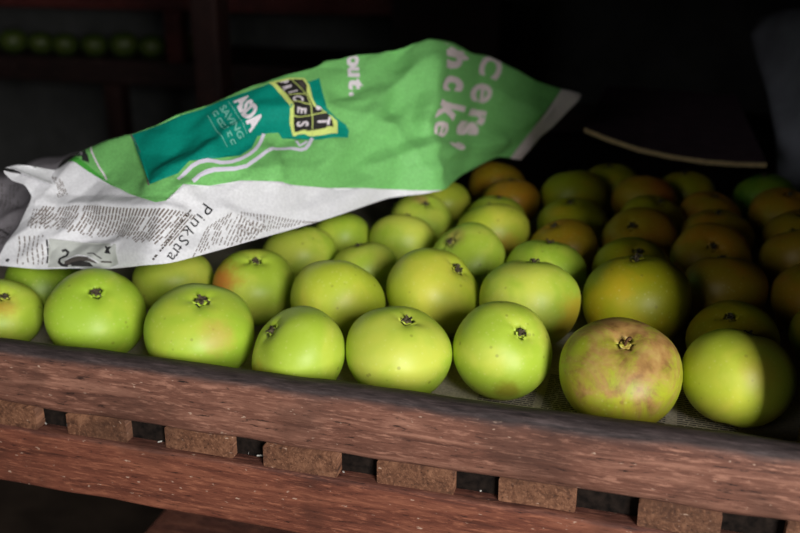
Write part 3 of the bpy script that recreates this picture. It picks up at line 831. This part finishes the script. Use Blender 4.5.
head = Print('headline_print', None)
HD = [('P', 206.5, 208.5, 125, 18), ('i', 200.5, 215, 126, 17), ('n', 195.5, 221.5, 126, 18), ('k', 189.5, 230, 127, 18), ('S', 184, 240, 127, 18), ('t', 179.5, 246.5, 126, 18), ('r', 175.5, 251, 125, 18), ('a', 170.5, 257, 124, 17)]
for ch, X, Y, a, s in HD: letter(head, ch, (X, Y), a, s, INK_D, L1, .0)
words(head, (191, 208), (172, 233), 1.8, INK, L1, (2, 4), .9)
words(head, (171, 235), (154, 260), 1.8, INK, L1, (2, 4), .9)
adopt(head.build(), paper, INVP)
ph = Print('photo_print', None); body2 = Print('bullet_print', None)
ph.add(patch(SH, [(49.5, 239), (80, 240.5), (116, 244), (119, 264), (110, 267.5), (74, 268.5), (48.5, 267.5)], L1), PHOTO_P)
ph.add(stroke(SH, [(61, 251), (64, 249.5), (67, 252), (66.5, 256), (63, 257.5), (60, 259), (60, 263), (64, 266), (70, 267)], 2.8, L2), INK_D)
ph.add(patch(SH, [(66, 262), (74, 258), (84, 256.5), (95, 259), (99, 264), (90, 262), (80, 262), (72, 266), (66, 266.5)], L2), INK)
ph.add(patch(SH, [(72, 264), (82, 261.5), (92, 263), (95, 267), (74, 267.5)], L3), BLACK_P)
ph.add(stroke(SH, [(66, 261), (78, 256), (90, 257.5), (101, 263)], 1.1, L3), WHITE_P)
ph.add(patch(SH, [(107, 246.5), (113, 247), (111, 250), (112, 254), (107, 253.5)], L2), INK_D)
ph.add(stroke(SH, [(88, 254), (95, 254), (104, 259)], 1.1, L2), INK_D)
ph.add(stroke(SH, [(103, 262), (112, 262)], 1.6, L2), INK)
body2.add(patch(SH, [(9.5, 260.5), (11.5, 259.3), (13.3, 260.2), (12.5, 262.3), (10.3, 262.8)], L1), INK_D)
adopt(ph.build(), paper, INVP)
adopt(body2.build(), paper, INVP)

# the second, older sheet lying behind it at the left
UN = [[V5(x) for x in c] for c in [
[(-70.0, 272.0, -0.5331, 0.15, 0.0246), (-30.0, 268.0, -0.483, 0.15, 0.0339), (0.0, 262.0, -0.4544, 0.16, 0.0397), (22.0, 250.0, -0.4384, 0.175, 0.0489), (40.0, 240.0, -0.4349, 0.2, 0.0519)] ,
[(-70.0, 240.0, -0.5642, 0.19, 0.0434), (-30.0, 236.0, -0.5122, 0.19, 0.0525), (0.0, 230.0, -0.4822, 0.2, 0.0586), (24.0, 214.0, -0.4674, 0.222, 0.0708), (45.0, 205.0, -0.4537, 0.24, 0.0767)] ,
[(-70.0, 205.0, -0.6035, 0.24, 0.0649), (-30.0, 200.0, -0.5533, 0.245, 0.0732), (0.0, 197.0, -0.5176, 0.25, 0.078), (30.0, 188.0, -0.4813, 0.255, 0.0895), (50.0, 186.0, -0.467, 0.27, 0.0889)] ,
[(-70.0, 182.0, -0.6451, 0.29, 0.0755), (-30.0, 178.0, -0.588, 0.29, 0.0844), (2.0, 176.0, -0.5439, 0.29, 0.0898), (33.0, 161.0, -0.5076, 0.3, 0.1073), (60.0, 165.0, -0.4729, 0.3, 0.105)] ,
[(-70.0, 176.0, -0.7, 0.35, 0.064), (-30.0, 172.0, -0.6392, 0.35, 0.0733), (10.0, 170.0, -0.5807, 0.35, 0.0798), (40.0, 156.0, -0.5356, 0.35, 0.1), (78.0, 154.0, -0.4796, 0.345, 0.1071)] ,
[(-70.0, 176.0, -0.7658, 0.42, 0.0421), (-30.0, 174.0, -0.7009, 0.42, 0.0493), (20.0, 172.0, -0.6226, 0.42, 0.0574), (50.0, 162.0, -0.5753, 0.42, 0.0738), (90.0, 157.0, -0.502, 0.4, 0.0896)] ,

]]
UNET = list(map(list, zip(*UN)))
pqu, xu, fu = grid(UNET, 50, 0, 5, 60, .9, [(((-60, 240), (0, 222), (30, 200)), .006, 14), (((-40, 190), (20, 200)), -.006, 14), (((20, 172), (70, 160)), .004, 8)])
old = tag(empty('newspaper_sheet', (-.55, .25, .07)), 'grey old newspaper sheet crumpled behind the white page at the left', 'newspaper')
INVU = Matrix.Translation((.55, -.25, -.07))
us = mesh_from('page', xu, fu, [GREY_P], smooth=True)
adopt(us, old, INVU)
sol = us.modifiers.new('thickness', 'SOLIDIFY'); sol.thickness = .0003; sol.offset = 0
SU = Sheet(pqu, xu, fu)
LU = LS * .0004 if ((SU.at(0, 215, 1) - SU.at(0, 215)).y < 0) == (LS == 1) else -LS * .0004
if (SU.at(0, 215, 1) - SU.at(0, 215)).y < 0: LU = .0004
else: LU = -.0004
SH_keep = SH; SH = SU
ub = Print('column_print', None)
for i in range(16):
    words(ub, (-34 + i * 3.0, 241 - i * 1.0), (-42 + i * 3.0, 262 - i * .9), .9, INK, LU, (2, 5), 1.2)
adopt(ub.build(), old, INVU); ub = Print('column_print', None)
for i in range(14):
    words(ub, (-36 + i * 4, 180 + (i % 2)), (-40 + i * 4, 206), .8, INK, LU, (2, 5), 1.4, .75)
adopt(ub.build(), old, INVU); ub = Print('ruled_line', None)
ub.add(stroke(SU, [(-12, 229), (-4, 229.5), (3, 231), (10, 236)], 1.5, LU), INK_D)
adopt(ub.build(), old, INVU)
SH = SH_keep

# newspaper lining the tray under the apples
ln_v, ln_f = [], []
nx, ny = 90, 80
for i in range(nx + 1):
    for j in range(ny + 1):
        x = -.70 + 1.11 * i / nx; y = .0295 + .63 * j / ny
        ln_v.append(Vector((x, y, -.0134 + .0009 * noise.noise(Vector((x * 14, y * 14, 3)))  )))
for i in range(nx):
    for j in range(ny):
        if ln_v[(i + 1) * (ny + 1) + j].x > .28 and ln_v[i * (ny + 1) + j].y < .058: continue
        ln_f.append((i * (ny + 1) + j, (i + 1) * (ny + 1) + j, (i + 1) * (ny + 1) + j + 1, i * (ny + 1) + j + 1))
liner = tag(empty('newspaper_liner', (0, .5, -.0135)), 'flat printed newspaper lining the tray floor beneath the apples', 'newspaper')
INVL = Matrix.Translation((0, -.5, .0135))
lo = mesh_from('page', ln_v, ln_f, [LINER_P], smooth=True); adopt(lo, liner, INVL)
SL = Sheet([(v.x * 1000, v.y * 1000) for v in ln_v], ln_v, ln_f)
LL = .0002 if (SL.at(0, 300, 1) - SL.at(0, 300)).z > 0 else -.0002
lp = Print('column_print', None)
def lwords(a, b, w, mat, wl, gap):
    a = Vector(a); b = Vector(b); L = (b - a).length; d = (b - a).normalized(); n = Vector((-d.y, d.x)) * w / 2; t = 0
    while t < L - 1:
        l = min(rr.uniform(*wl), L - t); p, q = a + d * t, a + d * (t + l)
        lp.add(([SL.at(*(p - n), LL), SL.at(*(q - n), LL), SL.at(*(q + n), LL), SL.at(*(p + n), LL)], [(0, 1, 2, 3)]), mat); t += l + gap
for cx in (-40, 45, 98, 150, 205):
    for k in range(40):
        lwords((cx, 33 + k * 3.4), (cx + 46, 33 + k * 3.4), 1.5, INK, (3, 9), 1.2)
for k, t0 in enumerate((252, 258, 266, 271, 277, 285)):
    lwords((t0, 44 + (k % 2) * 1), (t0 + 1, 60), 3.2, INK_D, (12, 16), 1)
lwords((240, 40), (300, 37), 1.0, flat_mat('red_rule_ink', (150, 70, 56)), (20, 30), .5)
adopt(lp.build(), liner, INVL)

# ------------------------------------------------------------------ back of the tray
def slab(net, th, name, mats, parent=None):
    """thick sheet from rows of points; top face material 0, rim material 1"""
    r, c = len(net), len(net[0]); vs = [Vector(p) for row in net for p in row] + [Vector(p) - Vector((0, 0, th)) for row in net for p in row]
    N = r * c; fs, mi = [], []
    for i in range(r - 1):
        for j in range(c - 1):
            a = (i * c + j, i * c + j + 1, (i + 1) * c + j + 1, (i + 1) * c + j)
            fs += [a, tuple(x + N for x in a[::-1])]; mi += [0, 0]
    rim = [j for j in range(c)] + [i * c + c - 1 for i in range(1, r)] + [(r - 1) * c + j for j in range(c - 2, -1, -1)] + [i * c for i in range(r - 2, 0, -1)]
    for k in range(len(rim)):
        a, b = rim[k], rim[(k + 1) % len(rim)]
        fs.append((b, a, a + N, b + N)); mi.append(1)
    o = mesh_from(name, vs, fs, mats, parent, idx=mi)
    bm = bmesh.new(); bm.from_mesh(o.data); bmesh.ops.recalc_face_normals(bm, faces=bm.faces); bm.to_mesh(o.data); bm.free()
    return o
CARD = flat_mat('cardboard_face', (96, 74, 84), .85, .15, .1, 40)
CARD_E = flat_mat('cardboard_cut_edge', (188, 160, 120), .9, .1, .12, 200)
rows = []
for j, f in enumerate([0, .04, .25, .5, .75, 1]):
    rows.append([(x + f * dx, y + f * .42, z + f * (.088 - z)) for x, y, z, dx in ((.069, .724, .094, .0), (.104, .715, .084, .0), (.146, .71, .0735, .0), (.19, .703, .068, .0), (.232, .697, .0655, .0), (.27, .693, .066, -.005), (.308, .69, .068, -.02))])
cb = slab(rows, .0062, 'cardboard_sheet', [CARD, CARD_E])
tag(cb, 'dark cardboard sheet with a pale front edge lying at the back of the tray', 'cardboard')

# pale sheet hung at the back right end of the tray
SACK = flat_mat('grey_sheet', (150, 150, 160), .85, .15, .12, 12)
hn = []
Lf = [(.345, .86, -.008), (.340, .92, .05), (.331, 1.05, .10), (.318, 1.13, .14), (.305, 1.19, .185), (.32, 1.2, .215)]
Rt = [(.405, .74, -.008), (.405, .77, .06), (.406, .84, .12), (.407, .91, .18), (.408, .97, .22), (.409, 1.0, .24)]
for i, (a, b) in enumerate(zip(Lf, Rt)):
    row = []
    for k in range(9):
        t = k / 8; p = Vector(a).lerp(Vector(b), t)
        p += Vector((0, -.010 * math.sin(t * 9 + i * .6), .005 * math.sin(t * 6 + i)))
        row.append(p)
    hn.append(row)
hs = mesh_from('grey_sheet', [p for r in hn for p in r], [(i * 9 + j, i * 9 + j + 1, (i + 1) * 9 + j + 1, (i + 1) * 9 + j) for i in range(5) for j in range(8)], SACK, smooth=True)
sd = hs.modifiers.new('thickness', 'SOLIDIFY'); sd.thickness = .004
tag(hs, 'dim grey sheet slumped against the back right of the tray', 'sheet')

# ------------------------------------------------------------------ far rack against the back wall
far = tag(empty('storage_rack', (-1.1, 1.95, FZ)), 'dark red brown storage rack standing against the back wall at the left', 'rack')
FB = Matrix.Translation((1.1, -1.95, -FZ))
def fbar(name, a, b, mat, **k):
    o = bar_mesh(name, a, b, mat, None, **k); o.data.transform(FB); o.parent = far; return o
fbar('shelf_rail', (-2.2, 1.8, -.07), (-.28, 1.84, .0), DARK_W, n=20)
fbar('shelf_board', (-2.2, 1.841, -.03), (-.28, 2.25, -.005), DARK_W, n=20)
fbar('top_rail', (-2.2, 1.8, .14), (-.28, 1.84, .20), RED_W, n=20)
fbar('top_board', (-2.2, 1.841, .14), (-.28, 2.25, .16), DARK_W, n=20)
fbar('post', (-1.425, 1.845, FZ), (-1.372, 1.9, -.07), DARKV_W, n=20)
fbar('post', (-2.2, 1.845, FZ), (-2.14, 1.9, -.07), DARKV_W, n=20)
fbar('end_board', (-.52, 1.79, FZ), (-.24, 1.799, .5), DARK_W, n=20)
fbar('bracket', (-1.18, 1.795, .0), (-1.13, 1.84, .14), RED_W, n=10)
fbar('bracket', (-1.08, 1.795, .0), (-1.035, 1.84, .14), RED_W, n=10)
FARM = apple_mat('far_apple_shaded_skin', (52, 72, 22), (70, 80, 26))  # greens darkened to put the far shelf's shade into the skin
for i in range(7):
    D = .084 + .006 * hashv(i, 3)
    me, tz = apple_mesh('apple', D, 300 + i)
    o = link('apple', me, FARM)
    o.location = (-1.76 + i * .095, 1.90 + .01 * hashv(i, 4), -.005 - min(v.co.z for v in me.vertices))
    tag(o, 'barely visible green apple with shade darkened skin in the row on the far rack shelf', 'apple', 'apples on the far rack shelf')

# ------------------------------------------------------------------ light
def area(name, loc, target, sx, sy, power, col):
    l = bpy.data.lights.new(name, 'AREA'); l.shape = 'RECTANGLE'; l.size = sx; l.size_y = sy; l.energy = power; l.color = col
    o = bpy.data.objects.new(name, l); COL.objects.link(o); o.location = loc
    o.rotation_euler = (Vector(target) - Vector(loc)).to_track_quat('-Z', 'Y').to_euler()
    return o
area('doorway_daylight', (1.72, -2.26, .80), (0, .25, .05), .85, 1.55, 122, (1.0, .99, .98))
area('fill_light', (-.9, -2.26, .8), (0, .4, .05), .78, .75, 6.5, (.96, .98, 1.0))  # added weak fill lamp behind the viewer, lifts the shaded side
w = bpy.data.worlds.new('world'); scene.world = w; w.use_nodes = True
w.node_tree.nodes['Background'].inputs[0].default_value = (.6, .7, .85, 1); w.node_tree.nodes['Background'].inputs[1].default_value = .3

# ------------------------------------------------------------------ camera
cd = bpy.data.cameras.new('camera'); cam = bpy.data.objects.new('camera', cd); COL.objects.link(cam)
cd.sensor_width = 36; cd.lens = 930 / 800 * 36; cd.clip_start = .02
cam.location = (.17087, -.57583, .35452)
cam.rotation_euler = (math.radians(90 - 20), 0, math.radians(15.8))
cd.dof.use_dof = True; cd.dof.focus_distance = .72; cd.dof.aperture_fstop = 5.0
scene.camera = cam

vs = scene.view_settings
vs.view_transform = 'Standard'; vs.look = 'None'; vs.exposure = 0; vs.gamma = 1; vs.use_curve_mapping = False
